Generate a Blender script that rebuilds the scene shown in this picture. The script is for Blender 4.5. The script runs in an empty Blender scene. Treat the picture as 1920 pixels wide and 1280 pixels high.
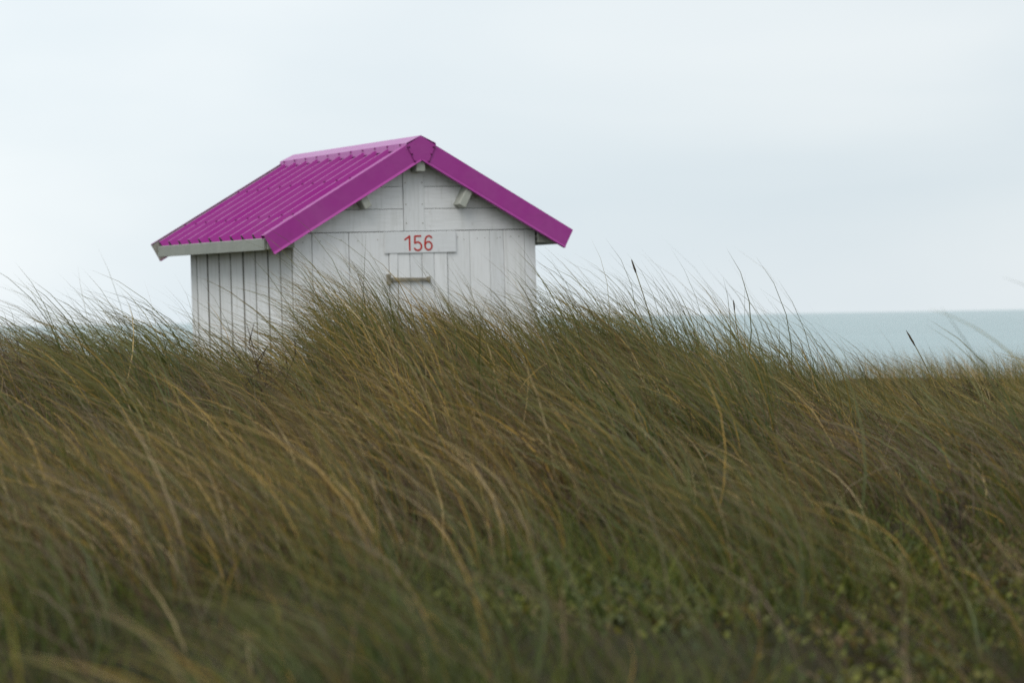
import bpy, bmesh, math, random
import numpy as np
from mathutils import Matrix, Vector

R = math.radians
random.seed(7)
rng = np.random.default_rng(11)
scene = bpy.context.scene
col = scene.collection

EYE = 5.0                       # eye height above the sea, metres

# ------------------------------------------------------------------ camera
cam_data = bpy.data.cameras.new('camera')
cam = bpy.data.objects.new('camera', cam_data)
col.objects.link(cam)
cam_data.sensor_width = 36.0
cam_data.lens = 85.0
cam_data.clip_start = 0.1
cam_data.clip_end = 120000.0
cam_data.dof.use_dof = True
cam_data.dof.focus_distance = 11.8
cam_data.dof.aperture_fstop = 3.7
cam_data.dof.aperture_blades = 9
cam.matrix_world = Matrix.Translation((0, 0, EYE)) @ Matrix.Rotation(R(90 - 0.556), 4, 'X') @ Matrix.Rotation(R(-0.95), 4, 'Z')
scene.camera = cam

# ------------------------------------------------------------------ sky
SUN_EL, SUN_AZ = R(45), R(-155)          # behind thin cloud, from the left and behind the camera
world = bpy.data.worlds.new('World')
scene.world = world
world.use_nodes = True
nt = world.node_tree
for n in list(nt.nodes):
    nt.nodes.remove(n)
def wn(kind, **kw):
    n = nt.nodes.new(kind)
    for k, v in kw.items():
        setattr(n, k, v)
    return n
w_out = wn('ShaderNodeOutputWorld')
w_bg = wn('ShaderNodeBackground')
w_bg.inputs['Strength'].default_value = 0.1
nish = wn('ShaderNodeTexSky', sky_type='NISHITA')
nish.sun_disc = False
nish.sun_elevation = SUN_EL
nish.sun_rotation = SUN_AZ
nish.air_density = 1.0
nish.dust_density = 2.0
w_tc = wn('ShaderNodeTexCoord')
w_map = wn('ShaderNodeMapping')
w_map.inputs['Scale'].default_value = (1.9, 1.9, 6.5)
w_map.inputs['Rotation'].default_value = (R(4), R(-5), 0)
w_noise = wn('ShaderNodeTexNoise')
w_noise.inputs['Scale'].default_value = 1.5
w_noise.inputs['Detail'].default_value = 4.0
w_noise.inputs['Roughness'].default_value = 0.45
w_noise.inputs['Distortion'].default_value = 0.4
w_ramp = wn('ShaderNodeValToRGB')
w_ramp.color_ramp.elements[0].position = 0.30
w_ramp.color_ramp.elements[0].color = (0.712, 0.805, 0.865, 1)
w_ramp.color_ramp.elements[1].position = 0.66
w_ramp.color_ramp.elements[1].color = (0.885, 0.94, 0.965, 1)
w_scale = wn('ShaderNodeMix', data_type='RGBA', blend_type='MULTIPLY')
w_scale.inputs['Factor'].default_value = 1.0
w_scale.inputs['B'].default_value = (10, 10, 10, 1)
w_mix = wn('ShaderNodeMix', data_type='RGBA')
w_mix.inputs['Factor'].default_value = 0.93        # cloud cover
L = nt.links.new
L(w_tc.outputs['Generated'], w_map.inputs['Vector'])
L(w_map.outputs['Vector'], w_noise.inputs['Vector'])
L(w_noise.outputs['Fac'], w_ramp.inputs['Fac'])
L(w_ramp.outputs['Color'], w_scale.inputs['A'])
L(nish.outputs['Color'], w_mix.inputs['A'])
w_sep = wn('ShaderNodeSeparateXYZ')
w_mr = wn('ShaderNodeMapRange', interpolation_type='SMOOTHSTEP')
for k, v in (('From Min', -0.30), ('From Max', 0.22), ('To Min', 10.75), ('To Max', 9.75)):
    w_mr.inputs[k].default_value = v
L(w_tc.outputs['Generated'], w_sep.inputs['Vector'])
L(w_sep.outputs['X'], w_mr.inputs['Value'])
L(w_mr.outputs['Result'], w_scale.inputs['B'])
L(w_scale.outputs['Result'], w_mix.inputs['B'])
L(w_mix.outputs['Result'], w_bg.inputs['Color'])
L(w_bg.outputs['Background'], w_out.inputs['Surface'])

sun_d = bpy.data.lights.new('sun', 'SUN')
sun_d.energy = 1.5
sun_d.angle = R(35)
sun_d.color = (1.0, 0.97, 0.92)
sun = bpy.data.objects.new('sun', sun_d)
col.objects.link(sun)
sdir = Vector((math.sin(SUN_AZ) * math.cos(SUN_EL), math.cos(SUN_AZ) * math.cos(SUN_EL), math.sin(SUN_EL)))
sun.rotation_euler = sdir.to_track_quat('Z', 'Y').to_euler()
sun.location = (0, 0, 60)

# ------------------------------------------------------------------ exposure
scene.view_settings.view_transform = 'Standard'
scene.view_settings.look = 'None'
scene.view_settings.exposure = 0.0
scene.view_settings.gamma = 1.0
scene.view_settings.use_curve_mapping = False
scene.cycles.use_denoising = True
scene.cycles.denoising_prefilter = 'NONE'
scene.cycles.use_adaptive_sampling = False

# ------------------------------------------------------------------ materials
class Mat:
    def __init__(self, name):
        self.m = bpy.data.materials.new(name)
        self.m.use_nodes = True
        self.t = self.m.node_tree
        for n in list(self.t.nodes):
            self.t.nodes.remove(n)
        self.out = self.n('ShaderNodeOutputMaterial')
    def n(self, kind, **kw):
        nd = self.t.nodes.new(kind)
        for k, v in kw.items():
            setattr(nd, k, v)
        return nd
    def l(self, a, b):
        self.t.links.new(a, b)
    def ramp(self, fac, stops, interp='LINEAR'):
        r = self.n('ShaderNodeValToRGB')
        r.color_ramp.interpolation = interp
        e = r.color_ramp.elements
        while len(e) < len(stops):
            e.new(0.5)
        for el, (p, c) in zip(e, stops):
            el.position = p
            el.color = (*c, 1) if len(c) == 3 else c
        self.l(fac, r.inputs['Fac'])
        return r.outputs['Color']
    def noise(self, vec, scale, detail=4, rough=0.55, dist=0.0):
        n = self.n('ShaderNodeTexNoise')
        n.inputs['Scale'].default_value = scale
        n.inputs['Detail'].default_value = detail
        n.inputs['Roughness'].default_value = rough
        n.inputs['Distortion'].default_value = dist
        self.l(vec, n.inputs['Vector'])
        return n.outputs['Fac']
    def mapping(self, vec, scale=(1, 1, 1), loc=(0, 0, 0)):
        m = self.n('ShaderNodeMapping')
        m.inputs['Scale'].default_value = scale
        m.inputs['Location'].default_value = loc
        self.l(vec, m.inputs['Vector'])
        return m.outputs['Vector']
    def mix(self, fac, a, b, mode='MIX'):
        m = self.n('ShaderNodeMix', data_type='RGBA', blend_type=mode)
        for k, v in (('Factor', fac), ('A', a), ('B', b)):
            if isinstance(v, (int, float)):
                m.inputs[k].default_value = v
            elif isinstance(v, tuple):
                m.inputs[k].default_value = (*v, 1)
            else:
                self.l(v, m.inputs[k])
        return m.outputs['Result']
    def math(self, op, a, b=None):
        m = self.n('ShaderNodeMath', operation=op)
        for i, v in enumerate((a, b)):
            if v is None:
                continue
            if isinstance(v, (int, float)):
                m.inputs[i].default_value = v
            else:
                self.l(v, m.inputs[i])
        return m.outputs[0]
    def bsdf(self, color, rough=0.6, spec=0.4, normal=None):
        b = self.n('ShaderNodeBsdfPrincipled')
        for k, v in (('Base Color', color), ('Roughness', rough), ('Specular IOR Level', spec)):
            if isinstance(v, (int, float)):
                b.inputs[k].default_value = v
            elif isinstance(v, tuple):
                b.inputs[k].default_value = (*v, 1)
            else:
                self.l(v, b.inputs[k])
        if normal is not None:
            self.l(normal, b.inputs['Normal'])
        return b
    def bump(self, h, strength=0.3, dist=0.01):
        b = self.n('ShaderNodeBump')
        b.inputs['Strength'].default_value = strength
        b.inputs['Distance'].default_value = dist
        self.l(h, b.inputs['Height'])
        return b.outputs['Normal']
    def done(self, shader):
        self.l(shader, self.out.inputs['Surface'])
        return self.m

def paint_board(name, tint, horizontal=False, grime=1.0):
    """old white paint on wood: grain along the board, streaks, knots, flaking"""
    M = Mat(name)
    tc = M.n('ShaderNodeTexCoord').outputs['Object']
    info = M.n('ShaderNodeObjectInfo')
    off = M.n('ShaderNodeVectorMath', operation='ADD')
    M.l(tc, off.inputs[0])
    rnd = M.math('MULTIPLY', info.outputs['Random'], 37.0)
    cmb = M.n('ShaderNodeCombineXYZ')
    for i in range(3):
        M.l(rnd, cmb.inputs[i])
    M.l(cmb.outputs[0], off.inputs[1])
    v = off.outputs[0]
    gr = (2.0, 30, 30) if horizontal else (30, 30, 2.0)
    grain = M.noise(M.mapping(v, gr), 3.0, 6, 0.65, 0.6)
    broad = M.noise(M.mapping(v, (3, 3, 1.2)), 2.0, 4, 0.6)
    knots = M.noise(M.mapping(v, (1, 1, 0.7)), 16.0, 2, 0.5)
    streak = M.noise(M.mapping(v, (14, 14, 0.9)), 2.2, 4, 0.6)
    base = M.ramp(info.outputs['Random'], [(0.0, tuple(t * 0.90 for t in tint)), (1.0, tuple(min(t * 1.04, 0.88) for t in tint))])
    c = M.mix(M.math('MULTIPLY', M.ramp(grain, [(0.42, (0, 0, 0)), (0.75, (1, 1, 1))]), 0.40 * grime), base, (0.42, 0.41, 0.37))
    c = M.mix(M.math('MULTIPLY', M.ramp(streak, [(0.52, (0, 0, 0)), (0.78, (1, 1, 1))]), 0.62 * grime), c, (0.33, 0.335, 0.27))
    c = M.mix(M.math('MULTIPLY', M.ramp(broad, [(0.45, (0, 0, 0)), (0.8, (1, 1, 1))]), 0.28 * grime), c, (0.50, 0.50, 0.45))
    c = M.mix(M.math('MULTIPLY', M.ramp(knots, [(0.70, (0, 0, 0)), (0.78, (1, 1, 1))]), 0.50 * grime), c, (0.30, 0.24, 0.17))
    h = M.math('ADD', grain, M.math('MULTIPLY', knots, 0.3))
    return M.done(M.bsdf(c, 0.62, 0.3, M.bump(h, 0.35, 0.006)).outputs[0])

def metal_paint(name, c1, rough, fade, spec=0.5):
    M = Mat(name)
    tc = M.n('ShaderNodeTexCoord').outputs['Object']
    big = M.noise(tc, 2.3, 4, 0.6, 0.4)
    fine = M.noise(M.mapping(tc, (5, 30, 5)), 3.0, 5, 0.65)
    spots = M.noise(tc, 60.0, 2, 0.5)
    c = M.mix(M.math('MULTIPLY', M.ramp(big, [(0.35, (0, 0, 0)), (0.75, (1, 1, 1))]), fade), c1, (c1[0] * 1.05 + 0.03, c1[1] + 0.075, c1[2] * 1.05 + 0.04))
    c = M.mix(M.math('MULTIPLY', M.ramp(fine, [(0.50, (0, 0, 0)), (0.8, (1, 1, 1))]), 0.30), c, (c1[0] * 0.6, c1[1] * 0.7 + 0.01, c1[2] * 0.6))
    c = M.mix(M.math('MULTIPLY', M.ramp(spots, [(0.72, (0, 0, 0)), (0.80, (1, 1, 1))]), 0.35), c, (0.16, 0.09, 0.11))
    rr = M.ramp(fine, [(0.3, (rough - 0.06,) * 3), (0.7, (rough + 0.12,) * 3)])
    return M.done(M.bsdf(c, rr, spec, M.bump(big, 0.12, 0.02)).outputs[0])

def plain(name, c, rough, spec=0.3, var=0.35, scale=12.0):
    M = Mat(name)
    tc = M.n('ShaderNodeTexCoord').outputs['Object']
    a = M.noise(tc, scale, 5, 0.6)
    cc = M.mix(M.ramp(a, [(0.3, (0, 0, 0)), (0.75, (1, 1, 1))]), tuple(x * (1 + var) for x in c), tuple(x * (1 - var) for x in c))
    return M.done(M.bsdf(cc, rough, spec, M.bump(a, 0.3, 0.006)).outputs[0])

PURPLE = (0.35, 0.020, 0.265)
m_front = paint_board('white_paint_front', (0.86, 0.87, 0.88), grime=0.5)
m_plank = paint_board('white_paint_plank', (0.86, 0.87, 0.88), horizontal=True, grime=0.55)
m_side = paint_board('white_paint_side', (0.87, 0.87, 0.86), grime=0.6)
m_plate = paint_board('white_paint_plate', (0.86, 0.87, 0.88), horizontal=True, grime=0.25)
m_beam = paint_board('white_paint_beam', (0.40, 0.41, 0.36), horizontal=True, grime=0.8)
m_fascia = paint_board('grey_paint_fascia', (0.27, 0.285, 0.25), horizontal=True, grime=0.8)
m_edge = plain('board_edge', (0.27, 0.26, 0.235), 0.85)
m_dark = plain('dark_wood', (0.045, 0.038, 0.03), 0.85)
m_purple = metal_paint('purple_metal', PURPLE, 0.42, 0.5)
m_sheet = metal_paint('purple_sheet', (0.30, 0.010, 0.225), 0.35, 0.35, 0.30)
m_cap = metal_paint('purple_ridge', (0.40, 0.07, 0.33), 0.28, 0.6)
m_primer = plain('sheet_backing', (0.30, 0.30, 0.25), 0.6)
m_screw = plain('screw_cap', (0.17, 0.014, 0.125), 0.5)
m_rust = plain('rusty_iron', (0.24, 0.215, 0.165), 0.7, 0.3, 0.5, 30)
m_red = plain('red_paint', (0.50, 0.030, 0.020), 0.6, 0.25, 0.2, 60)

# ------------------------------------------------------------------ object helpers
def link(name, me, parent=None, **props):
    o = bpy.data.objects.new(name, me)
    col.objects.link(o)
    if parent is not None:
        o.parent = parent
    for k, v in props.items():
        o[k] = v
    return o

def mesh_from_bm(name, bm, mats, smooth=False):
    bmesh.ops.recalc_face_normals(bm, faces=bm.faces)
    me = bpy.data.meshes.new(name)
    bm.to_mesh(me)
    bm.free()
    for m in (mats if isinstance(mats, (list, tuple)) else [mats]):
        me.materials.append(m)
    if smooth:
        me.polygons.foreach_set('use_smooth', [True] * len(me.polygons))
    return me

def prism(pts, axis_vec, mi=0, bm=None, bevel=0.0):
    """solid from a planar outline swept by axis_vec"""
    bm = bm or bmesh.new()
    a = [bm.verts.new(p) for p in pts]
    b = [bm.verts.new(Vector(p) + Vector(axis_vec)) for p in pts]
    fs = [bm.faces.new(a), bm.faces.new(b[::-1])]
    n = len(pts)
    for i in range(n):
        fs.append(bm.faces.new((a[i], a[(i + 1) % n], b[(i + 1) % n], b[i])))
    for f in fs:
        f.material_index = mi
    if bevel:
        bmesh.ops.bevel(bm, geom=list({e for f in fs for e in f.edges}), offset=bevel, segments=1, affect='EDGES', profile=0.5)
    return bm

def box(x0, x1, y0, y1, z0, z1, bevel=0.0, bm=None):
    return prism([(x0, y0, z0), (x1, y0, z0), (x1, y1, z0), (x0, y1, z0)], (0, 0, z1 - z0), bm=bm, bevel=bevel)

def clip_poly(poly, a, b, c):
    """keep the part of a 2-D polygon where a*x + b*z <= c"""
    out = []
    for i in range(len(poly)):
        p, q = poly[i], poly[(i + 1) % len(poly)]
        dp, dq = a * p[0] + b * p[1] - c, a * q[0] + b * q[1] - c
        if dp <= 0:
            out.append(p)
        if dp * dq < 0:
            t = dp / (dp - dq)
            out.append((p[0] + (q[0] - p[0]) * t, p[1] + (q[1] - p[1]) * t))
    return out

# ------------------------------------------------------------------ terrain
def smooth(a, b, x):
    t = np.clip((x - a) / (b - a), 0, 1)
    return t * t * (3 - 2 * t)

def wob(x, y, s, seed):
    """cheap smooth noise, about -1..1"""
    r = np.random.default_rng(seed)
    v = 0
    for k in range(6):
        a = r.uniform(0, 2 * math.pi)
        f = s * r.uniform(0.6, 1.7)
        v = v + np.sin((x * math.cos(a) + y * math.sin(a)) * f + r.uniform(0, 6.3))
    return v / 3.2

CREST_U = np.array([-.40, -.2118, -.19, -.165, -.1566, -.136, -.117, -.097, -.079, -.057, -.035, -.013, .009, .022, .031, .053, .075, .097, .119, .141, .163, .185, .212, .40])
CREST_Z = np.array([-.32, -.25, -.30, -.39, -.40, -.43, -.45, -.48, -.45, -.29, -.245, -.275, -.45, -.39, -.35, -.36, -.42, -.51, -.61, -.68, -.78, -.80, -.81, -.85])
HOLLOWS = [(0.36, 10.55, 0.26, 0.35), (-0.12, 9.3, 0.34, 0.35), (0.86, 7.9, 0.30, 0.40), (-0.95, 8.6, 0.32, 0.4), (0.45, 6.4, 0.25, 0.3), (1.55, 8.6, 0.3, 0.35), (-1.05, 10.3, 0.22, 0.3), (-0.30, 6.7, 0.28, 0.3)]
def hollow(x, y):
    m = np.zeros_like(x)
    for cx, cy, rx, ry in HOLLOWS:
        m = np.maximum(m, np.exp(-(((x - cx) / rx) ** 2 + ((y - cy) / ry) ** 2)))
    return m
def ground(x, y):
    x = np.asarray(x, float); y = np.asarray(y, float)
    yy = np.maximum(y, 2.0)
    u = x / yy
    zc = np.interp(u, CREST_U, CREST_Z)
    yc = 11.2 + 0.5 * np.sin(x * 1.3) + 1.4 * smooth(0.10, 0.2, u)
    near = -0.68 + 0.03 * smooth(3, 7, y) + 0.035 * wob(x, y, 1.7, 3)
    t = smooth(6.3, yc, y)
    z = near * (1 - t) + zc * t + 0.045 * wob(x, y, 3.4, 5) * (1 - 0.65 * t)
    plat = -1.22 + 0.50 * smooth(2.0, 3.6, x) + 0.04 * wob(x, y, 1.1, 8)
    z = z - 0.11 * hollow(x, y)
    t2 = smooth(yc + 0.6, yc + 3.6, y)
    z = z * (1 - t2) + plat * t2
    t3 = smooth(25, 52, y)
    z = z * (1 - t3) - 5.6 * t3
    far = smooth(12, 60, np.abs(x))
    z = z * (1 - far * (1 - t3)) + far * (1 - t3) * (-0.9)
    return z + EYE

def axis(dense0, dense1, step, lo, hi):
    a = list(np.arange(dense0, dense1 + 1e-6, step))
    s = step
    while a[-1] < hi:
        s *= 1.22; a.append(a[-1] + s)
    s = step
    while a[0] > lo:
        s *= 1.22; a.insert(0, a[0] - s)
    return np.array(a)
gx, gy = axis(-5, 6, 0.12, -600, 600), axis(1, 26, 0.12, -300, 75)
GX, GY = np.meshgrid(gx, gy, indexing='ij')
GZ = ground(GX, GY)
nx, ny = GX.shape
verts = np.stack([GX, GY, GZ], -1).reshape(-1, 3)
idx = np.arange(nx * ny).reshape(nx, ny)
faces = np.stack([idx[:-1, :-1], idx[1:, :-1], idx[1:, 1:], idx[:-1, 1:]], -1).reshape(-1, 4)
me = bpy.data.meshes.new('dune_ground')
me.from_pydata(verts.tolist(), [], faces.tolist())
me.polygons.foreach_set('use_smooth', [True] * len(me.polygons))
M = Mat('dune_soil')
tc = M.n('ShaderNodeTexCoord').outputs['Object']
a = M.noise(tc, 1.6, 5, 0.6)
b = M.noise(tc, 45.0, 5, 0.7)
c = M.ramp(a, [(0.35, (0.06, 0.045, 0.024)), (0.55, (0.045, 0.052, 0.018)), (0.75, (0.12, 0.09, 0.05))])
c = M.mix(M.ramp(b, [(0.35, (0, 0, 0)), (0.7, (1, 1, 1))]), c, (0.03, 0.026, 0.014))
me.materials.append(M.done(M.bsdf(c, 0.95, 0.1, M.bump(b, 0.8, 0.03)).outputs[0]))
link('dune_ground', me, kind='structure')

# ------------------------------------------------------------------ sea
ys = axis(40, 60, 2.0, 40, 60000)
xs = np.linspace(-1, 1, 21)
vs = [(float(x * (400 + yv * 1.4)), float(yv), 0.0) for yv in ys for x in xs]
fs = [(j * 21 + i, j * 21 + i + 1, (j + 1) * 21 + i + 1, (j + 1) * 21 + i) for j in range(len(ys) - 1) for i in range(20)]
me = bpy.data.meshes.new('sea')
me.from_pydata(vs, [], fs)
M = Mat('sea_water')
tc = M.n('ShaderNodeTexCoord').outputs['Object']
w1 = M.noise(M.mapping(tc, (0.22, 0.34, 1)), 1.0, 6, 0.62, 0.3)
w2 = M.noise(M.mapping(tc, (0.7, 1.5, 1)), 1.0, 4, 0.6)
patch = M.noise(M.mapping(tc, (0.006, 0.016, 1)), 1.0, 4, 0.6, 0.5)
h = M.math('ADD', w1, M.math('MULTIPLY', w2, 0.25))
c = M.ramp(patch, [(0.30, (0.225, 0.325, 0.33)), (0.70, (0.275, 0.385, 0.395))])
b = M.bsdf(c, 0.22, 0.5, M.bump(h, 1.0, 0.85))
b.inputs['IOR'].default_value = 1.333
me.materials.append(M.done(b.outputs[0]))
link('sea', me, kind='structure')

# ------------------------------------------------------------------ beach hut
HUT = Matrix(((0.8844, -0.46657, -0.01246), (0.46637, 0.88445, -0.01579), (0.01839, 0.00816, 0.9998))).to_4x4()
B = 1.86                         # height of the seam above the door over the hut floor
hut = bpy.data.objects.new('beach_hut', None)
col.objects.link(hut)
hut.matrix_world = Matrix.Translation((-0.6939, 17.9815, 0.6559 + EYE)) @ HUT @ Matrix.Translation((0, 0, -B))
hut.empty_display_size = 0.4
hut['label'] = 'small white wooden beach hut with a purple metal roof, numbered 156'
hut['category'] = 'beach hut'
D = 2.127
FRONT_OV, BACK_OV = 0.115, 0.178
ZA, ZIN = 0.698 + B, 0.520 + B
SL = 0.5615                      # roof fall per metre
CS = 1 / math.hypot(1, SL); SN = SL * CS

def part(name, bm, mat, parent=hut, smooth=False, **props):
    return link(name, mesh_from_bm(name, bm, mat, smooth), parent, **props)

def roof_under(x):
    return ZIN + 0.075 - SL * abs(x)

# gable walls
def gable(y_out, sign, front):
    """sign -1: faces the camera side; the wall sheet sits behind its boards"""
    top = ZIN + 0.07
    prof = [(-0.985, 0.0), (0.985, 0.0), (0.985, top - SL * 0.985), (0, top), (-0.985, top - SL * 0.985)]
    y0 = y_out - sign * 0.026
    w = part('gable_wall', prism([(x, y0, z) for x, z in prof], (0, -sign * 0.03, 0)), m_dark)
    def board(poly, thick, mat, name='board'):
        for s in (1, -1):
            poly = clip_poly(poly, s * SL, 1, ZIN + 0.06)
        if len(poly) < 3:
            return
        yb = y_out - sign * 0.024
        bm = prism([(x, yb, z) for x, z in poly], (0, sign * thick, 0), bevel=0.0025)
        return part(name, bm, mat, w)
    xs_ = [-1.0, -0.849, -0.554, -0.2335, 0.2475, 0.440, 0.608, 0.729, 0.905, 1.0] if front else list(np.linspace(-1, 1, 9))
    for i in range(len(xs_) - 1):
        a_, b_ = xs_[i], xs_[i + 1]
        if front and i == 3:
            continue                                           # the door
        g = 0.0058 if i not in (5, 7) else 0.0014
        t = 0.024 + random.uniform(-0.003, 0.002) + (0.004 if i in (0, len(xs_) - 2) else 0)
        lean = random.uniform(-0.003, 0.003)
        board([(a_ + g / 2 + lean, 0.02), (b_ - g / 2 + lean, 0.02), (b_ - g / 2, B - 0.003), (a_ + g / 2, B - 0.003)], t, m_front)
    # horizontal planks of the gable and the upright between them
    rows = [0.0, 0.165, 0.330, 0.495, 0.70]
    for k in range(4):
        z0, z1 = B + rows[k] + 0.002, B + rows[k + 1] - 0.001
        t = 0.022 + 0.001 * (k % 2) + random.uniform(0, 0.0015)
        board([(-1.2, z0), (-0.107, z0), (-0.107, z1), (-1.2, z1)], t, m_plank, 'plank')
        board([(0.069, z0), (1.2, z0), (1.2, z1), (0.069, z1)], t, m_plank, 'plank')
    board([(-0.1015, B + 0.002), (0.068, B + 0.002), (0.068, B + 0.7), (-0.1015, B + 0.7)], 0.026, m_front)
    return w
front_wall = gable(0.0, -1, True)
gable(D, 1, False)

# nail heads of the front boards
bm = bmesh.new()
for x in (-0.78, -0.62, -0.48, -0.33, 0.33, 0.39, 0.50, 0.56, 0.66, 0.69, 0.79, 0.86, 0.95, -0.93):
    for z in (B - 0.05 - random.uniform(0, 0.02), B - 0.62, B - 1.4):
        bmesh.ops.create_circle(bm, cap_ends=True, radius=0.004, segments=6, matrix=Matrix.Translation((x + random.uniform(-.01, .01), -0.0065, z)) @ Matrix.Rotation(R(90), 4, 'X'))
for x in (-0.085, 0.05):
    for z in (B + 0.06, B + 0.2, B + 0.36):
        bmesh.ops.create_circle(bm, cap_ends=True, radius=0.005, segments=6, matrix=Matrix.Translation((x, -0.004, z)) @ Matrix.Rotation(R(90), 4, 'X'))
part('nail_heads', bm, m_rust, front_wall, kind='stuff')

# side walls of upright boards, a dark open joint between each
def side(x_out, sign):
    ztop = B - 0.03
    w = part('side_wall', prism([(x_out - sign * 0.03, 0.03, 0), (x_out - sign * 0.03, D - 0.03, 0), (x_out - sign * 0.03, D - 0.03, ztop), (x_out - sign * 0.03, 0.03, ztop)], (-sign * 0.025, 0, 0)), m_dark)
    edges = [0.0275, 0.248, 0.489, 0.740, 0.989, 1.250, 1.496, 1.748, 1.992, D - 0.027]
    for i in range(9):
        g = 0.019 + random.uniform(-0.003, 0.004)
        t = 0.026 + random.uniform(-0.0015, 0.0015)
        y0, y1 = edges[i] + g / 2, edges[i + 1] - g / 2
        if i == 0: y0 = edges[0]
        if i == 8: y1 = edges[9]
        l = random.uniform(-0.003, 0.003)
        pts = [(x_out - sign * 0.028, y0, 0.02), (x_out - sign * 0.028, y1, 0.02), (x_out - sign * 0.028, y1 + l, ztop), (x_out - sign * 0.028, y0 + l, ztop)]
        bm = prism(pts, (sign * t, 0, 0), bevel=0.003)
        bm.normal_update()
        for f in bm.faces:                       # darker colour on the edge faces in the open joints
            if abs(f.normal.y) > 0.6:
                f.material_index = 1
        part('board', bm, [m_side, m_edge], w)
side(-1.0, -1)
side(1.0, 1)

part('floor', box(-0.95, 0.95, 0.06, D - 0.06, 0.005, 0.06), m_dark)

# door: five narrow boards under the number plate, strap across it
door = part('door', box(-0.242, 0.259, 0.006, 0.03, 0.05, B - 0.01), m_dark)
dx = [-0.242, -0.2345, -0.164, -0.064, 0.035, 0.134, 0.245, 0.259]
for i in range(1, 6):
    a_, b_ = dx[i], dx[i + 1]
    t = 0.012 + random.uniform(-0.002, 0.002) + (0.002 if i == 1 else 0)
    part('board', box(a_ + 0.0022, b_ - 0.0022, 0.008 - t, 0.008, 0.06, B - 0.165 + 0.08, bevel=0.0015), m_front, door)
strap = prism([(-0.255, -0.028, B - 0.338), (0.083, -0.028, B - 0.347), (0.083, -0.028, B - 0.371), (-0.255, -0.028, B - 0.368)], (0, 0.014, 0), bevel=0.003)
strap_o = part('door_bar', strap, m_rust, door)
part('bracket', box(-0.268, -0.240, -0.045, -0.0125, B - 0.395, B - 0.312, bevel=0.004), m_rust, door)
part('bracket', box(0.066, 0.088, -0.036, -0.0125, B - 0.382, B - 0.338, bevel=0.004), m_rust, door)

# number plate with its hand-lettered number
plate = part('number_plate', box(-0.2725, 0.318, -0.0125, -0.0055, B - 0.1615, B - 0.0015, bevel=0.0025), m_plate)
def stroke(points, w):
    """round-capped painted stroke, a thin solid on the plate"""
    bm = bmesh.new()
    pts = [Vector(p) for p in points]
    lft, rgt = [], []
    for i, p in enumerate(pts):
        d = (pts[min(i + 1, len(pts) - 1)] - pts[max(i - 1, 0)]).normalized()
        n = Vector((-d.y, d.x))
        lft.append(p + n * w / 2); rgt.append(p - n * w / 2)
    def cap(p, d):
        a0 = math.atan2(d.y, d.x)
        return [p + Vector((math.cos(a0 + k), math.sin(a0 + k))) * w / 2 for k in (-0.8, 0, 0.8)]
    outline = lft + cap(pts[-1], pts[-1] - pts[-2])[::-1] + rgt[::-1] + cap(pts[0], pts[0] - pts[1])[::-1]
    return outline
def digit(strokes):
    bm = bmesh.new()
    for k, s in enumerate(strokes):
        pts = [Vector(p) for p in s]
        w = 0.0126
        for i in range(len(pts) - 1):
            d = (pts[i + 1] - pts[i]).normalized() * 0.0
            n = Vector((-(pts[i + 1] - pts[i]).y, (pts[i + 1] - pts[i]).x)).normalized() * w / 2
            lay = -0.0145 - 0.00007 * (i % 3) - 0.0003 * k
            q = [pts[i] + n, pts[i + 1] + n, pts[i + 1] - n, pts[i] - n]
            prism([(v.x, lay, B + v.y) for v in q], (0, 0.0019, 0), bm=bm)
        for i, p in enumerate(pts):
            lay = -0.0147 - 0.0003 * k - (0.00003 * (i % 2))
            prism([(p.x + math.cos(t) * w / 2, lay, B + p.y + math.sin(t) * w / 2) for t in np.linspace(0, 2 * math.pi, 11)[:-1]], (0, 0.0019, 0), bm=bm)
    part('digit', bm, m_red, plate)
def arc(cx, cz, rx, rz, a0, a1, n=12):
    return [(cx + rx * math.cos(R(t)), cz + rz * math.sin(R(t))) for t in np.linspace(a0, a1, n)]
digit([[(-0.106, -0.061), (-0.068, -0.036), (-0.0685, -0.139)]])
digit([[(0.023, -0.036), (-0.024, -0.037), (-0.026, -0.088), (-0.005, -0.081)] + arc(-0.002, -0.112, 0.031, 0.0305, 85, -150)])
digit([[(0.113, -0.050), (0.106, -0.041), (0.091, -0.036), (0.073, -0.042), (0.063, -0.058), (0.058, -0.080), (0.057, -0.108)] + arc(0.0865, -0.110, 0.0285, 0.030, 185, 540, 18)])

# purlins carrying the roof out past the gables
def purlin(xc, dz, half_w, depth, ang):
    c_, s_ = math.cos(ang), math.sin(ang)
    pts = []
    for a_, b_ in ((-half_w, 0), (half_w, 0), (half_w, -depth), (-half_w, -depth)):
        pts.append((xc + a_ * c_ - b_ * s_, -FRONT_OV + 0.012, dz + a_ * s_ + b_ * c_))
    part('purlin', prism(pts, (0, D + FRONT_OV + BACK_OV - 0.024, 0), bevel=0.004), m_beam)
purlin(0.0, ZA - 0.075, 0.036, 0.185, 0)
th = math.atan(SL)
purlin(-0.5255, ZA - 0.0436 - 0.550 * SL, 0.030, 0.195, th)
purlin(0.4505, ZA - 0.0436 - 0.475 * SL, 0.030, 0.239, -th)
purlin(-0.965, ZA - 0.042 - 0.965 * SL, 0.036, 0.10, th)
purlin(0.965, ZA - 0.042 - 0.965 * SL, 0.036, 0.10, -th)

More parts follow.
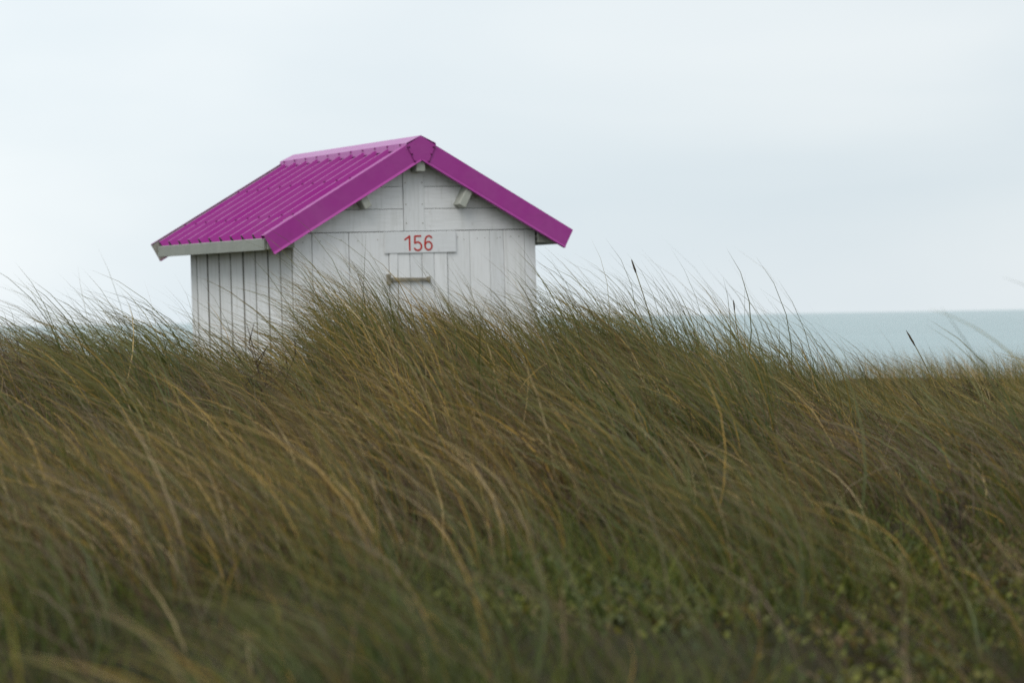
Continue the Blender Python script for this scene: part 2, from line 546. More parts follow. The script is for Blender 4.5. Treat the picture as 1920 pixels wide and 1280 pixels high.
# ribbed roof sheets
def slope_pt(side_, s, n, y):
    """s metres down the slope from the ridge, n metres off the roof line"""
    return (side_ * (s * CS + n * SN), y, ZA - s * SN + n * CS)
RIB0, PITCH = 0.045, 0.2235
Y0S, Y1S = -FRONT_OV + 0.006, D + BACK_OV + 0.006
rib_ys = [RIB0 - 0.055 + PITCH * k for k in range(11)]
sheet_objs = []
for sd in (-1, 1):
    lo, hi = -0.056, -0.006
    prof = [(Y0S, lo)]
    for ry in rib_ys:
        prof += [(ry - 0.033, lo), (ry - 0.013, hi), (ry + 0.013, hi), (ry + 0.033, lo)]
    prof = [p for p in prof if p[0] < Y1S]
    prof.append((Y1S, lo))
    bm = bmesh.new()
    ss = [0.02, 0.5, 1.0, 1.408]
    up = [[bm.verts.new(slope_pt(sd, s, n, y)) for (y, n) in prof] for s in ss]
    dn = [[bm.verts.new(slope_pt(sd, s, n - 0.0025, y)) for (y, n) in prof] for s in ss]
    for j in range(len(ss) - 1):
        for i in range(len(prof) - 1):
            bm.faces.new((up[j][i], up[j][i + 1], up[j + 1][i + 1], up[j + 1][i])).material_index = 0
            bm.faces.new((dn[j][i], dn[j + 1][i], dn[j + 1][i + 1], dn[j][i + 1])).material_index = 1
    for i in range(len(prof) - 1):
        bm.faces.new((up[-1][i], up[-1][i + 1], dn[-1][i + 1], dn[-1][i])).material_index = 1
        bm.faces.new((up[0][i], dn[0][i], dn[0][i + 1], up[0][i + 1])).material_index = 1
    sheet_objs.append((sd, part('roof_sheet', bm, [m_sheet, m_primer])))
# screws on the ribs
bm = bmesh.new()
bmesh.ops.create_cone(bm, cap_ends=True, segments=8, radius1=0.017, radius2=0.015, depth=0.004, matrix=Matrix.Translation((0, 0, 0.002)))
bmesh.ops.create_cone(bm, cap_ends=True, segments=6, radius1=0.010, radius2=0.008, depth=0.016, matrix=Matrix.Translation((0, 0, 0.012)))
screw_me = mesh_from_bm('screw', bm, m_screw)
def screw(parent, side_, s, n, y, sc=1.0):
    o = link('screw', screw_me, parent)
    o.matrix_local = Matrix.Translation(slope_pt(side_, s, n, y)) @ Matrix.Rotation(side_ * th + random.uniform(-0.1, 0.1), 4, 'Y') @ Matrix.Rotation(random.uniform(0, 1), 4, 'Z') @ Matrix.Scale(sc, 4)
for sd, so in sheet_objs:
    for k, ry in enumerate(rib_ys):
        for s in (0.62, 1.14):
            if sd == -1 or k % 2 == 0:
                screw(so, sd, s + random.uniform(-0.008, 0.008), -0.006, ry, 0.62)

# ridge cap: two flanges a little flatter than the roof, lips over the ribs
capw, drop = 0.124, 0.056
bm = bmesh.new()
yA, yB = -FRONT_OV - 0.004, D + 0.19
top = [(-capw, ZA + 0.006 - drop - 0.048), (-capw + 0.004, ZA + 0.006 - drop), (0, ZA + 0.006), (capw - 0.004, ZA + 0.006 - drop), (capw, ZA + 0.006 - drop - 0.048)]
cap_o = part('ridge_cap', prism([(x, yA, z) for x, z in top] + [(capw - 0.004, yA, top[4][1]), (capw - 0.008, yA, top[3][1] - 0.003), (0, yA, top[2][1] - 0.004), (-capw + 0.008, yA, top[1][1] - 0.003), (-capw + 0.004, yA, top[0][1])], (0, yB - yA, 0)), m_cap)
for k, ry in enumerate(rib_ys):
    for sd in (-1, 1):
        screw(cap_o, sd, 0.136, 0.004, ry, 0.6)

# folded barge boards along the four verges
def barge(side_, front):
    y_face = -FRONT_OV if front else D + BACK_OV
    inn = 1 if front else -1
    def P(s, n, y):
        return slope_pt(side_, s, n, y)
    s_end = 1.267 / CS
    dpt = 0.1555
    bm = bmesh.new()
    # outer face polygon, mitred at the ridge
    mi_s = -dpt * SL                                   # mitre: x = 0 at the lower edge
    face = [P(0.0, 0, y_face), P(s_end, 0, y_face), P(s_end, -dpt, y_face), (0.0, y_face, ZA - dpt / CS)]
    prism(face, (0, inn * 0.004, 0), bm=bm)
    # bottom return and top flange
    lip = [P(-mi_s, -dpt, y_face), P(s_end, -dpt, y_face), P(s_end, -dpt + 0.004, y_face), P(-mi_s, -dpt + 0.004, y_face)]
    prism([(x, y + inn * 0.004, z) for x, y, z in lip], (0, inn * 0.022, 0), bm=bm)
    if not front:
        bmesh.ops.recalc_face_normals(bm, faces=bm.faces)
    fl = [P(0.12, 0.0, y_face), P(s_end, 0.0, y_face), P(s_end, -0.003, y_face), P(0.12, -0.003, y_face)]
    prism([(x, y + inn * 0.004, z) for x, y, z in fl], (0, inn * (0.062 if front else 0.006), 0), bm=bm)
    bm.normal_update()
    # the folded-down back edge of the flange
    fb = [P(0.12, -0.003, y_face), P(s_end, -0.003, y_face), P(s_end, -0.030, y_face), P(0.12, -0.030, y_face)]
    if front:
        prism([(x, y + inn * 0.063, z) for x, y, z in fb], (0, inn * 0.003, 0), bm=bm)
    # rolled hem standing proud along the lower edge
    h0, h1 = P(-mi_s + 0.004, -dpt + 0.016, y_face), P(s_end, -dpt + 0.016, y_face)
    k0, k1 = P(-mi_s + 0.004, -dpt, y_face), P(s_end, -dpt, y_face)
    va = [bm.verts.new((p[0], p[1] - inn * 0.0004, p[2])) for p in (h0, k0)] + [bm.verts.new((k0[0], k0[1] - inn * 0.011, k0[2]))]
    vb = [bm.verts.new((p[0], p[1] - inn * 0.0004, p[2])) for p in (h1, k1)] + [bm.verts.new((k1[0], k1[1] - inn * 0.011, k1[2]))]
    bm.faces.new(va); bm.faces.new(vb[::-1])
    for q in range(3):
        bm.faces.new((va[q], va[(q + 1) % 3], vb[(q + 1) % 3], vb[q]))
    bmesh.ops.recalc_face_normals(bm, faces=bm.faces)
    for f in bm.faces:                                 # unpainted primer inside the fold
        if f.normal.y * inn > 0.9 and abs(f.calc_center_median().y - (y_face + inn * 0.004)) < 0.003:
            f.material_index = 1
    return part('barge_board', bm, [m_purple, m_primer])
for fr in (True, False):
    for sd in (-1, 1):
        bo = barge(sd, fr)
        # wooden verge board behind the metal
        yv = (-FRONT_OV + 0.0275) if fr else (D + BACK_OV - 0.0515)
        pts = [slope_pt(sd, 0.03, -0.045, yv), slope_pt(sd, 1.39, -0.045, yv), slope_pt(sd, 1.39, -0.138, yv), slope_pt(sd, 0.10, -0.138, yv)]
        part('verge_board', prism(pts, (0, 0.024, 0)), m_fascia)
# joint plate where the two front boards meet, riveted
yp = -FRONT_OV - 0.0045
pl = [(0, ZA + 0.001), (0.118, ZA + 0.001 - SL * 0.118), (0.052, ZA - 0.1785 - SL * 0.052 + 0.004), (0, ZA - 0.1785 + 0.004), (-0.048, ZA - 0.1785 - SL * 0.048 + 0.004), (-0.118, ZA + 0.001 - SL * 0.118)]
joint = part('joint_plate', prism([(x, yp, z) for x, z in pl], (0, 0.0042, 0)), m_purple)
riv = bmesh.new()
bmesh.ops.create_uvsphere(riv, u_segments=8, v_segments=5, radius=0.0085)
riv_me = mesh_from_bm('rivet', riv, m_screw)
for (x0, x1) in ((0.112, 0.056), (-0.112, -0.052)):
    za_, zb_ = ZA - SL * abs(x0), ZA - 0.170 - SL * abs(x1)
    for t in (0.12, 0.5, 0.88):
        o = link('rivet', riv_me, joint)
        o.location = ((x0 + (x1 - x0) * t) * 0.95, yp - 0.001, za_ + (zb_ - za_) * t)
# dark sealant along the plate's two cut edges
for (x0, x1) in ((0.118, 0.052), (-0.118, -0.048)):
    za_, zb_ = ZA - SL * abs(x0), ZA - 0.174 - SL * abs(x1)
    sx = 0.0045 * (1 if x0 > 0 else -1)
    part('seam', prism([(x0, yp - 0.0012, za_), (x0 + sx, yp - 0.0012, za_), (x1 + sx, yp - 0.0012, zb_), (x1, yp - 0.0012, zb_)], (0, 0.0052, 0)), m_screw, joint)

# eaves boards
for sd in (-1, 1):
    pts = [slope_pt(sd, 1.408, -0.040, 0)[::2], slope_pt(sd, 1.434, -0.040, 0)[::2]]
    x0, x1 = pts[0][0], pts[1][0]
    zt_ = pts[1][1]
    y0, y1 = -FRONT_OV + 0.094, D + BACK_OV - 0.07
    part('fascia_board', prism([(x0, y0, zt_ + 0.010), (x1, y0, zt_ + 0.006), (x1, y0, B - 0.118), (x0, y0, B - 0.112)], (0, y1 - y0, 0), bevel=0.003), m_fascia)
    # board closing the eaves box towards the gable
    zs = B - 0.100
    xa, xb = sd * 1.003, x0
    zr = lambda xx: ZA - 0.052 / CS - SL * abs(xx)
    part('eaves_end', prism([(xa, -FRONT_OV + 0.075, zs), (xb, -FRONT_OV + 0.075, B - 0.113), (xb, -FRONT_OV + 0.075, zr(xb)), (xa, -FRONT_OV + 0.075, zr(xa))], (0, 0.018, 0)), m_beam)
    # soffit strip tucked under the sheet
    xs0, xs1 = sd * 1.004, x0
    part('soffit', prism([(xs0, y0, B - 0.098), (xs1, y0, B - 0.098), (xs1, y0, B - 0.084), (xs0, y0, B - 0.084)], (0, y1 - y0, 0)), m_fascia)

# ------------------------------------------------------------------ grass
def blade_material(name, greens, dry_tip, trans=0.30):
    M = Mat(name)
    rnd = M.n('ShaderNodeAttribute', attribute_name='rnd').outputs['Fac']
    t = M.n('ShaderNodeAttribute', attribute_name='along').outputs['Fac']
    c = M.ramp(rnd, greens)
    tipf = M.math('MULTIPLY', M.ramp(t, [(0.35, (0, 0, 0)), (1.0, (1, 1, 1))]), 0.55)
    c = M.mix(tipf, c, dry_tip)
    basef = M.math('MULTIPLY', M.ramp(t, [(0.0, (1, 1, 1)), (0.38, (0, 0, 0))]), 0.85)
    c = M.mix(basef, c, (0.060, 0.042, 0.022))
    b = M.bsdf(c, 0.48, 0.22)
    tr = M.n('ShaderNodeBsdfTranslucent')
    M.l(c, tr.inputs['Color'])
    ms = M.n('ShaderNodeMixShader')
    ms.inputs[0].default_value = trans
    M.l(b.outputs[0], ms.inputs[1]); M.l(tr.outputs[0], ms.inputs[2])
    return M.done(ms.outputs[0])

GREENS = [(0.0, (0.130, 0.165, 0.070)), (0.14, (0.036, 0.066, 0.013)), (0.36, (0.068, 0.094, 0.017)), (0.54, (0.125, 0.114, 0.023)),
          (0.67, (0.260, 0.172, 0.036)), (0.78, (0.520, 0.320, 0.070)), (0.87, (0.560, 0.440, 0.250)), (0.94, (0.200, 0.130, 0.075)), (1.0, (0.085, 0.052, 0.028))]
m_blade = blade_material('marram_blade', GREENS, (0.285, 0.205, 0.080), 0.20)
m_litter = blade_material('dead_blade', [(0.0, (0.06, 0.040, 0.022)), (0.6, (0.12, 0.08, 0.045)), (1.0, (0.26, 0.21, 0.14))], (0.20, 0.15, 0.10), 0.15)

def blades(root, length, width, h0, spread, wind, bend, rnd, seg):
    """root (N,3); returns flat strips that start upright and lie over with the wind"""
    N = len(root)
    t = np.linspace(0, 1, seg + 1)
    pos = np.zeros((N, seg + 1, 3)); pos[:, 0] = root
    up = np.array([0, 0, 1.0])
    tang = np.zeros((N, seg + 1, 3))
    for k in range(seg + 1):
        tt = t[k]
        d = up * (1 - 0.46 * bend * tt ** 1.6)[:, None] + h0 * (spread * (1 - 0.75 * tt))[:, None] + wind * (bend * (0.20 + 1.30 * tt ** 1.5))[:, None]
        d /= np.linalg.norm(d, axis=1, keepdims=True)
        tang[:, k] = d
        if k < seg:
            pos[:, k + 1] = pos[:, k] + d * (length / seg)[:, None]
    a = rng.uniform(0, 2 * math.pi, N)
    ref = np.stack([np.cos(a), np.sin(a), 0.3 * np.ones(N)], 1)
    wv = np.cross(tang, ref[:, None, :])
    wv /= np.linalg.norm(wv, axis=2, keepdims=True) + 1e-9
    prof = np.array([0.75 + 0.25 * min(1, x * 4) for x in t]) * (1 - 0.86 * t ** 1.4)
    off = wv * (width[:, None] * 0.5 * prof[None, :])[:, :, None]
    V = np.concatenate([pos[:, :-1] - off[:, :-1], pos[:, :-1] + off[:, :-1], pos[:, -1:]], 1)      # N, 2*seg+1
    nv = 2 * seg + 1
    quads = np.array([(k, k + 1, seg + k + 1, seg + k) for k in range(seg - 1)])
    tri = np.array([(seg - 1, 2 * seg, 2 * seg - 1)])
    basei = (np.arange(N) * nv)[:, None, None]
    Q = (quads[None] + basei).reshape(-1, 4)
    T = (tri[None] + basei).reshape(-1, 3)
    along = np.concatenate([t[:-1], t[:-1], [1.0]])
    return V.reshape(-1, 3), Q, T, np.repeat(rnd, nv), np.tile(along, N)

def build_strips(name, pieces, mat, **props):
    nv0 = 0; Vs, Qs, Ts, Rs, As = [], [], [], [], []
    for V, Q, T, r_, a_ in pieces:
        Vs.append(V); Qs.append(Q + nv0); Ts.append(T + nv0); Rs.append(r_); As.append(a_)
        nv0 += len(V)
    V = np.concatenate(Vs); Q = np.concatenate(Qs); T = np.concatenate(Ts)
    me = bpy.data.meshes.new(name)
    me.vertices.add(len(V)); me.vertices.foreach_set('co', V.astype(np.float32).ravel())
    loops = np.concatenate([Q.ravel(), T.ravel()]).astype(np.int32)
    me.loops.add(len(loops)); me.loops.foreach_set('vertex_index', loops)
    starts = np.concatenate([np.arange(len(Q)) * 4, len(Q) * 4 + np.arange(len(T)) * 3]).astype(np.int32)
    me.polygons.add(len(starts)); me.polygons.foreach_set('loop_start', starts)
    me.polygons.foreach_set('use_smooth', np.ones(len(starts), bool))
    me.update(calc_edges=True)
    for nm, dat in (('rnd', np.concatenate(Rs)), ('along', np.concatenate(As))):
        at = me.attributes.new(nm, 'FLOAT', 'POINT')
        at.data.foreach_set('value', dat.astype(np.float32))
    me.materials.append(mat)
    return link(name, me, **props)

# clearings where the low green plants show
CLEAR = [(0.98, 6.2, 0.34, 0.8), (0.20, 5.3, 0.26, 0.35), (0.70, 4.5, 0.20, 0.5)]
def clearing(x, y):
    m = np.zeros_like(x)
    for cx, cy, rx, ry in CLEAR:
        m = np.maximum(m, np.exp(-(((x - cx) / rx) ** 2 + ((y - cy) / ry) ** 2)))
    return m

def density(x, y):
    u = x / y
    d = 1.0 - 0.98 * np.clip(clearing(x, y) * 1.5, 0, 1)
    d *= 1 - 0.95 * np.clip(hollow(x, y) * 1.25, 0, 1)
    d *= 0.55 + 0.45 * smooth(4.5, 6.5, y)
    d *= 1 - 0.5 * smooth(12.6, 13.6, y)
    d *= 0.72 + 0.50 * wob(x, y, 3.2, 21)
    return np.clip(d, 0.012, 1.3)

def sample(n, y0, y1, margin=0.9):
    out = []
    while sum(len(o) for o in out) < n:
        y = np.sqrt(rng.uniform(y0 ** 2, y1 ** 2, n))
        x = rng.uniform(-1, 1, n) * (0.2135 * y1 + margin)
        ok = np.abs(x) < 0.2135 * y + margin
        ok &= rng.uniform(0, 1.3, n) < density(x, y)
        out.append(np.stack([x, y], 1)[ok])
    return np.concatenate(out)[:n]

def sample_beside(n, y0, y1, reach=4.0):
    y = np.sqrt(rng.uniform(y0 ** 2, y1 ** 2, n))
    x = (0.2135 * y + 0.8 + rng.uniform(0, reach, n)) * rng.choice([-1, 1], n)
    ok = rng.uniform(0, 1.3, n) < density(x, y) + 0.25
    return np.stack([x, y], 1)[ok]

def wind_at(x, y):
    az = math.pi + 0.10 + 0.22 * wob(x, y, 1.0, 31)
    b = 0.95 + 0.28 * wob(x, y, 1.3, 33)
    return az, b

def make_grass(tufts, per, length, width, bend_mul, jitter, seg, rbias, sp=1.0, radius=0.045, tjit=0.34, taz=0.42, baz=0.27):
    n = len(tufts) * per
    tr = np.repeat(tufts, per, 0)
    ang = rng.uniform(0, 2 * math.pi, n)
    rad = np.abs(rng.normal(0, radius, n))
    x = tr[:, 0] + np.cos(ang) * rad; y = tr[:, 1] + np.sin(ang) * rad
    z = ground(x, y) - 0.015
    az, b = wind_at(x, y)
    az = az + rng.normal(0, baz, n) + np.repeat(rng.normal(0, taz, len(tufts)), per)
    stray = rng.uniform(0, 1, n) < 0.24
    az = np.where(stray, az + rng.normal(0, 0.65, n), az)
    w = np.stack([np.cos(az), np.sin(az), np.zeros(n)], 1)
    h0 = np.stack([np.cos(ang), np.sin(ang), np.zeros(n)], 1)
    tuftlen = np.repeat(rng.uniform(0.72, 1.12, len(tufts)) * (1 + 0.24 * wob(tufts[:, 0], tufts[:, 1], 4.0, 71)), per)
    u = x / y
    ln = length * tuftlen * np.clip(rng.normal(0.90, 0.19, n), 0.3, 1.18)
    ln *= 1 - 0.35 * smooth(0.16, 0.20, u) * smooth(11, 13, y)
    bend = b * bend_mul + np.repeat(rng.normal(0, tjit, len(tufts)), per) + rng.normal(0, jitter, n)
    ln = np.where(stray, ln * 0.72, ln)
    bend = np.where(stray, bend + rng.normal(0, 0.35, n), bend)
    bend = np.clip(bend, 0.60, 2.0)
    wd = width * np.clip(np.exp(rng.normal(-0.06, 0.34, n)), 0.45, 1.75)
    tb = np.repeat(np.clip(0.38 + 0.20 * wob(tufts[:, 0], tufts[:, 1], 1.5, 41) + rng.normal(0, 0.25, len(tufts)), 0, 1), per)
    rnd = np.clip(tb + rbias + rng.normal(0, 0.24, n), 0, 1)
    sprd = sp * np.clip(rad / max(radius, 0.01), 0, 2) * 0.26
    return blades(np.stack([x, y, z], 1), ln, wd, h0, sprd, w, bend, rnd, seg)

def tussocks_beside(n, k, y0, y1, spread):
    c = np.repeat(sample_beside(n, y0, y1), k, 0)
    return c + rng.normal(0, spread, c.shape)
def tussocks(n, k, y0, y1, spread, margin=0.9):
    c = np.repeat(sample(n, y0, y1, margin), k, 0)
    return c + rng.normal(0, spread, c.shape)
pieces = [
    make_grass(tussocks(120, 9, 6.0, 13.2, 0.085), 14, 0.63, 0.0047, 1.18, 0.22, 6, -0.02),
    make_grass(sample(180, 6.2, 13.2), 10, 0.50, 0.0047, 1.35, 0.22, 6, 0.0),
    make_grass(tussocks(38, 5, 2.6, 6.2, 0.08, 0.7), 15, 0.48, 0.0037, 1.25, 0.22, 7, -0.04),
    make_grass(sample(2600, 4.0, 13.0), 3, 0.28, 0.0050, 1.25, 0.34, 5, 0.10, 1.5, 0.05, 0.3, 0.7, 0.5),
    make_grass(tussocks(95, 5, 10.2, 12.6, 0.09), 18, 0.58, 0.0043, 1.18, 0.18, 6, -0.10),
    make_grass(sample(240, 3.0, 9.5), 6, 0.54, 0.0036, 1.1, 0.2, 8, -0.02),
    # full fringe on the crest before the hut door and at its left
    make_grass(np.stack([rng.uniform(-0.80, -0.12, 26), rng.uniform(10.9, 11.6, 26)], 1), 17, 0.56, 0.0042, 1.15, 0.2, 6, -0.06),
    make_grass(np.stack([rng.uniform(-2.2, -1.35, 20), rng.uniform(10.9, 11.6, 20)], 1), 16, 0.52, 0.0042, 1.15, 0.2, 6, -0.1),
    # tussocks gone brown, on the crest beside the hut and round the hollows
    make_grass(np.repeat(np.array([(0.30, 10.95), (0.44, 10.85), (0.58, 10.7), (0.08, 9.5), (0.02, 9.2), (1.05, 8.0), (1.12, 7.7), (-0.72, 8.8), (0.66, 6.5), (1.78, 8.7), (-0.85, 10.4), (-0.10, 6.8)]), 9, 0) + rng.normal(0, 0.10, (108, 2)), 17, 0.44, 0.0040, 1.40, 0.25, 6, 2.0),
    make_grass(tussocks(95, 7, 5.0, 13.0, 0.12), 12, 0.52, 0.0040, 1.62, 0.26, 6, 0.42),
    # the same dune carried on to either side
    make_grass(tussocks_beside(300, 9, 2.6, 13.2, 0.09), 14, 0.60, 0.0047, 1.20, 0.22, 5, -0.02),
    make_grass(tussocks_beside(160, 7, 3.0, 13.0, 0.12), 11, 0.50, 0.0042, 1.55, 0.26, 5, 0.42),
    make_grass(sample_beside(2600, 2.4, 13.0), 3, 0.30, 0.0050, 1.25, 0.34, 4, 0.10, 1.5, 0.05, 0.3, 0.7, 0.5),
]
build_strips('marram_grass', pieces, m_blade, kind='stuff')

# dead leaves lying low between the tufts
lit = sample(15000, 3.0, 13.0)
x, y = lit[:, 0], lit[:, 1]
n = len(lit)
az, b = wind_at(x, y)
az = az + rng.normal(0, 0.9, n)
w = np.stack([np.cos(az), np.sin(az), np.zeros(n)], 1)
build_strips('dead_grass', [blades(np.stack([x, y, ground(x, y)], 1), rng.uniform(0.2, 0.55, n), rng.uniform(0.002, 0.0045, n), w * 0, np.zeros(n), w, rng.uniform(1.3, 2.1, n), rng.uniform(0, 1, n), 4)], m_litter, kind='stuff')

# short rough turf on the flat ground behind, seen beside the hut and at the right
n = 42000
y = rng.uniform(12.8, 27, n); x = rng.uniform(-1, 1, n) * (0.2135 * y + 4.5)
az, b = wind_at(x, y); az = az + rng.normal(0, 0.6, n)
w = np.stack([np.cos(az), np.sin(az), np.zeros(n)], 1)
inside = (np.abs((x + 0.69 + 0.99) * 0.884 + (y - 17.98 - 0.0) * 0.466) < 9)
lx = (x + 0.6939) * 0.8844 + (y - 17.9815) * 0.46637
ly = -(x + 0.6939) * 0.46657 + (y - 17.9815) * 0.88445
keep = ~((np.abs(lx) < 1.05) & (ly > -0.05) & (ly < D + 0.05))
x, y, az, b, w = x[keep], y[keep], az[keep], b[keep], w[keep]; n = len(x)
build_strips('back_dune_grass', [blades(np.stack([x, y, ground(x, y) - 0.01], 1), rng.uniform(0.12, 0.42, n), rng.uniform(0.003, 0.006, n), w * 0, np.zeros(n), w, np.clip(rng.normal(0.7, 0.3, n), 0.1, 1.5), rng.uniform(0.2, 1, n), 4)], m_blade, kind='stuff')

# low leafy plants in the clearings
n = 17000
pts = []
for cx, cy, rx, ry in CLEAR:
    k = int(n * rx * ry / sum(c[2] * c[3] for c in CLEAR))
    pts.append(np.stack([rng.normal(cx, rx * 0.60, k), rng.normal(cy, ry * 0.60, k)], 1))
pts = np.concatenate(pts)
pts = pts[rng.uniform(0, 1, len(pts)) < 0.55 + 0.55 * wob(pts[:, 0], pts[:, 1], 7.0, 52)]
n = len(pts)
x, y = pts[:, 0], pts[:, 1]
az = rng.uniform(0, 2 * math.pi, n)
w = np.stack([np.cos(az), np.sin(az), np.zeros(n)], 1)
M = Mat('leafy_plant')
rr = M.n('ShaderNodeAttribute', attribute_name='rnd').outputs['Fac']
c = M.ramp(rr, [(0.0, (0.022, 0.038, 0.008)), (0.5, (0.055, 0.070, 0.011)), (0.85, (0.15, 0.15, 0.016)), (1.0, (0.12, 0.075, 0.025))])
m_leaf = M.done(M.bsdf(c, 0.5, 0.35).outputs[0])
rndv = np.clip(0.52 + 0.20 * (x > 0.6) + 0.3 * wob(x, y, 6, 51) + rng.normal(0, 0.2, n), 0, 1)
build_strips('ground_cover', [blades(np.stack([x, y, ground(x, y) + rng.uniform(0, 1, n) ** 1.5 * (0.05 + 0.05 * np.clip(wob(x, y, 9, 53), 0, 1))], 1), rng.uniform(0.010, 0.028, n), rng.uniform(0.007, 0.017, n), w, np.ones(n), w, rng.uniform(0.2, 1.2, n), rndv, 3)], m_leaf, kind='stuff')

# short fresh green turf under the near grass
y = np.sqrt(rng.uniform(2.3 ** 2, 11.0 ** 2, 52000)); x = rng.uniform(-1, 1, 52000) * (0.2135 * y + 1.4)
ok = rng.uniform(0, 1, len(x)) < 0.45 + 0.5 * wob(x, y, 3.0, 61) + 0.3 * clearing(x, y)
x, y = x[ok], y[ok]; n = len(x)
az = rng.uniform(0, 2 * math.pi, n)
w = np.stack([np.cos(az), np.sin(az), np.zeros(n)], 1)
m_turf = blade_material('green_turf', [(0.0, (0.024, 0.045, 0.009)), (0.5, (0.070, 0.108, 0.016)), (0.85, (0.165, 0.185, 0.026)), (1.0, (0.220, 0.160, 0.050))], (0.20, 0.19, 0.05))
build_strips('short_turf', [blades(np.stack([x, y, ground(x, y) - 0.005], 1), rng.uniform(0.06, 0.24, n), rng.uniform(0.002, 0.0045, n), w, np.ones(n) * 0.3, w, rng.uniform(0.1, 1.3, n), np.clip(0.45 + 0.3 * wob(x, y, 2.5, 62) + rng.normal(0, 0.2, n), 0, 1), 4)], m_turf, kind='stuff')

# ------------------------------------------------------------------ single stalks one can point at
m_spike = plain('seed_spike', (0.060, 0.045, 0.026), 0.8, 0.2, 0.4, 60)
m_stalk = plain('grass_stalk', (0.13, 0.115, 0.04), 0.6, 0.3, 0.3, 20)
m_blade_y = plain('yellow_blade', (0.26, 0.22, 0.045), 0.5, 0.3, 0.3, 14)
def tube(points, radii, sides=6):
    bm = bmesh.new()
    rings = []
    P = [Vector(p) for p in points]
    for i, p in enumerate(P):
        d = (P[min(i + 1, len(P) - 1)] - P[max(i - 1, 0)]).normalized()
        a = d.cross(Vector((0.3, 1, 0.2))).normalized(); b_ = d.cross(a)
        rings.append([bm.verts.new(p + (a * math.cos(k) + b_ * math.sin(k)) * radii[i]) for k in np.linspace(0, 2 * math.pi, sides + 1)[:-1]])
    for i in range(len(P) - 1):
        for k in range(sides):
            bm.faces.new((rings[i][k], rings[i][(k + 1) % sides], rings[i + 1][(k + 1) % sides], rings[i + 1][k]))
    bm.faces.new(rings[0]); bm.faces.new(rings[-1][::-1])
    return bm
def stalk_curve(root, mid, tip, n=9):
    r0, r1, r2 = Vector(root), Vector(mid), Vector(tip)
    return [r0 * (1 - t) ** 2 + r1 * (2 * t * (1 - t)) + r2 * (t * t) for t in (i / (n - 1) for i in range(n))]
def seed_head(label, top, base, spike_r=0.0048):
    """top/base: ends of the dark spike, relative to the eye"""
    top = Vector((top[0], top[1], top[2] + EYE)); base = Vector((base[0], base[1], base[2] + EYE))
    d = (base - top).normalized()
    rx_, ry_ = base.x + 0.14, base.y + 0.03
    root = Vector((rx_, ry_, float(ground(rx_, ry_)) - 0.02))
    mid = base + d * (base.z - root.z) * 0.6
    o = bpy.data.objects.new('seed_stalk', None); col.objects.link(o)
    o.location = root
    o['label'] = label; o['category'] = 'seed head'; o['group'] = 'dark seed heads standing above the grass'
    pts = [p - root for p in stalk_curve(root, mid, base)]
    link('stem', mesh_from_bm('stem', tube(pts, [0.0022] * len(pts)), m_stalk, True), o)
    sp = [base + (top - base) * (i / 8) - root for i in range(9)]
    rad = [spike_r * k for k in (0.45, 0.85, 1.0, 0.95, 1.0, 0.9, 0.75, 0.5, 0.15)]
    bm = tube(sp, rad, 7)
    for v in bm.verts:
        v.co += Vector((random.uniform(-1, 1), random.uniform(-1, 1), random.uniform(-1, 1))) * 0.0007
    link('spike', mesh_from_bm('spike', bm, m_spike, True), o)
seed_head('dark seed spike rising highest into the sky beside the hut, over the grassy crest', (0.549, 11.0, 0.258), (0.570, 11.0, 0.194), 0.0046)
seed_head('small upright dark seed spike where the grassy crest starts to fall towards the sea', (1.102, 12.0, 0.072), (1.107, 12.0, 0.018), 0.0038)
seed_head('dark slanting seed spike seen against the grey sea', (1.875, 11.5, -0.089), (1.917, 11.5, -0.164), 0.0046)
seed_head('dark slanting seed spike seen against grass, below the one against the sea', (1.509, 9.2, -0.301), (1.557, 9.2, -0.373), 0.0046)

def long_blade(label, root, mid, tip, wdt, mat, group=None):
    """one wide curved leaf with a shallow V section"""
    root = Vector((root[0], root[1], float(ground(root[0], root[1])) - 0.02))
    mid = Vector((mid[0], mid[1], mid[2] + EYE)); tip = Vector((tip[0], tip[1], tip[2] + EYE))
    P = stalk_curve(tuple(root), tuple(mid), tuple(tip), 13)
    bm = bmesh.new(); rows = []
    for i, p in enumerate(P):
        d = (P[min(i + 1, 12)] - P[max(i - 1, 0)]).normalized()
        sdv = d.cross(Vector((0.25, 1, 0))).normalized(); nv_ = d.cross(sdv)
        w_ = wdt * (1 - (i / 12) ** 2.2) + 0.0004
        q = p - root
        rows.append([bm.verts.new(q - sdv * w_ / 2 + nv_ * w_ * 0.22), bm.verts.new(q), bm.verts.new(q + sdv * w_ / 2 + nv_ * w_ * 0.22),
                     bm.verts.new(q + nv_ * 0.0006 + nv_ * w_ * 0.05)])
    for i in range(12):
        for k in range(4):
            bm.faces.new((rows[i][k], rows[i][(k + 1) % 4], rows[i + 1][(k + 1) % 4], rows[i + 1][k]))
    bm.faces.new(rows[0]); bm.faces.new(rows[-1][::-1])
    o = link('grass_leaf', mesh_from_bm('grass_leaf', bm, mat, True), label=label, category='grass leaf')
    o.location = root
    if group: o['group'] = group
m_blade_g = plain('green_leaf', (0.11, 0.12, 0.05), 0.5, 0.3, 0.3, 14)
long_blade('blurred yellow-green leaf standing almost upright at the edge of the near grass', (-0.60, 3.0), (-0.605, 3.0, -0.45), (-0.652, 3.0, -0.25), 0.006, m_blade_y)
g = 'tall blurred leaves arching over the sea'
long_blade('long blurred leaf arching highest over the horizon of the sea', (1.56, 5.6), (1.42, 5.6, 0.0), (1.14, 5.6, 0.075), 0.0036, m_blade_g, g)
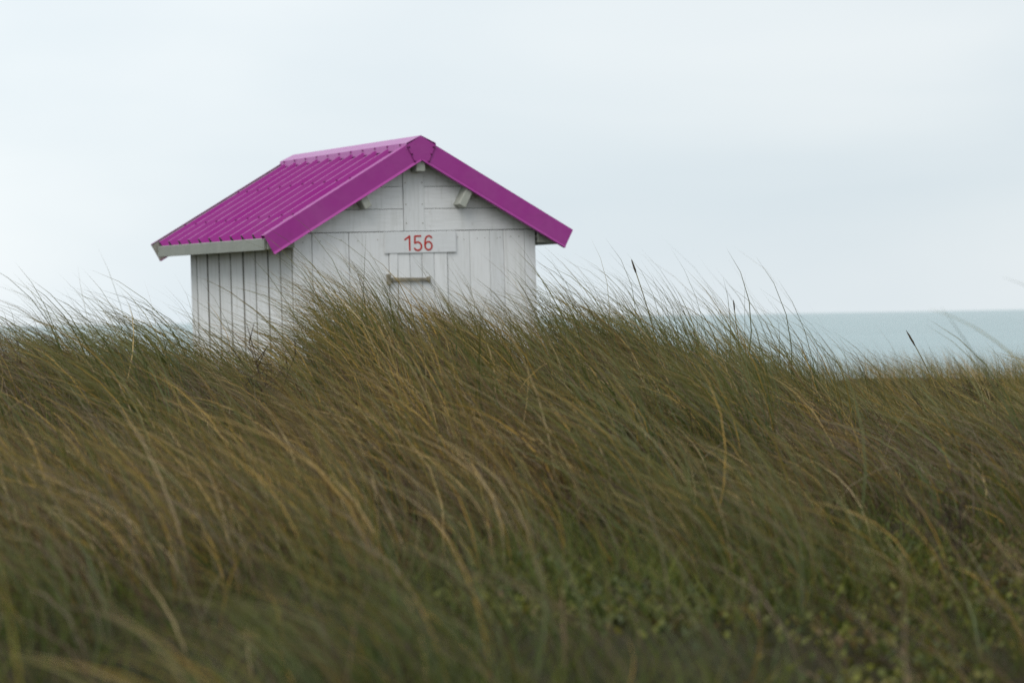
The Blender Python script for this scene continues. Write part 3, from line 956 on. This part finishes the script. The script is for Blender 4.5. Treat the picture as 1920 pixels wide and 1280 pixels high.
long_blade('blurred straight leaf crossing the sea at a steep slant', (1.42, 5.8), (1.20, 5.8, -0.22), (1.03, 5.8, 0.01), 0.0048, m_blade_g, g)
long_blade('blurred leaf curving flat towards the horizon over the sea', (1.46, 5.5), (1.27, 5.5, -0.08), (0.95, 5.5, 0.005), 0.0045, m_blade_y, g)

# bushy dead shrub on the far ridge and a bare twig by the hut's corner
m_twig = plain('dead_twig', (0.060, 0.045, 0.032), 0.9, 0.1, 0.4, 30)
def dead_shrub(label, x, y, h, wid, n_, cat='dead shrub'):
    z = float(ground(x, y)) - 0.03
    o = bpy.data.objects.new('dead_shrub', None); col.objects.link(o)
    o.location = (x, y, z); o['label'] = label; o['category'] = cat
    bm = bmesh.new()
    for k in range(n_):
        a = random.uniform(0, 6.28); r_ = wid * random.uniform(0.2, 1) ** 0.7
        tip = Vector((math.cos(a) * r_ - 0.05, math.sin(a) * r_, h * random.uniform(0.5, 1)))
        mid = Vector((tip.x * 0.4, tip.y * 0.4, tip.z * 0.7))
        P = stalk_curve((random.uniform(-.03, .03), random.uniform(-.03, .03), 0), mid, tip, 5)
        t2 = tube(P, [0.0055, 0.004, 0.003, 0.0022, 0.0012], 4)
        tmp = bpy.data.meshes.new('t'); t2.to_mesh(tmp); t2.free(); bm.from_mesh(tmp); bpy.data.meshes.remove(tmp)
        for q in range(4):
            p0 = P[2 + q % 3]
            p1 = p0 + Vector((random.uniform(-1, 1), random.uniform(-1, 1), random.uniform(0.1, 1))).normalized() * h * 0.22
            t2 = tube([p0, (p0 + p1) / 2, p1], [0.0024, 0.0018, 0.001], 4)
            tmp = bpy.data.meshes.new('t'); t2.to_mesh(tmp); t2.free(); bm.from_mesh(tmp); bpy.data.meshes.remove(tmp)
    link('branches', mesh_from_bm('branches', bm, m_twig), o)
dead_shrub('bushy brown shrub on the far low ridge in front of the sea', 3.25, 17.0, 0.30, 0.30, 80)
dead_shrub('bare dark twigs poking out of the grass below the hut side wall', -0.97, 9.7, 0.46, 0.15, 9)
dead_shrub('bare brown twigs over low green plants in the hollow near the bottom', 1.10, 6.0, 0.26, 0.12, 12)
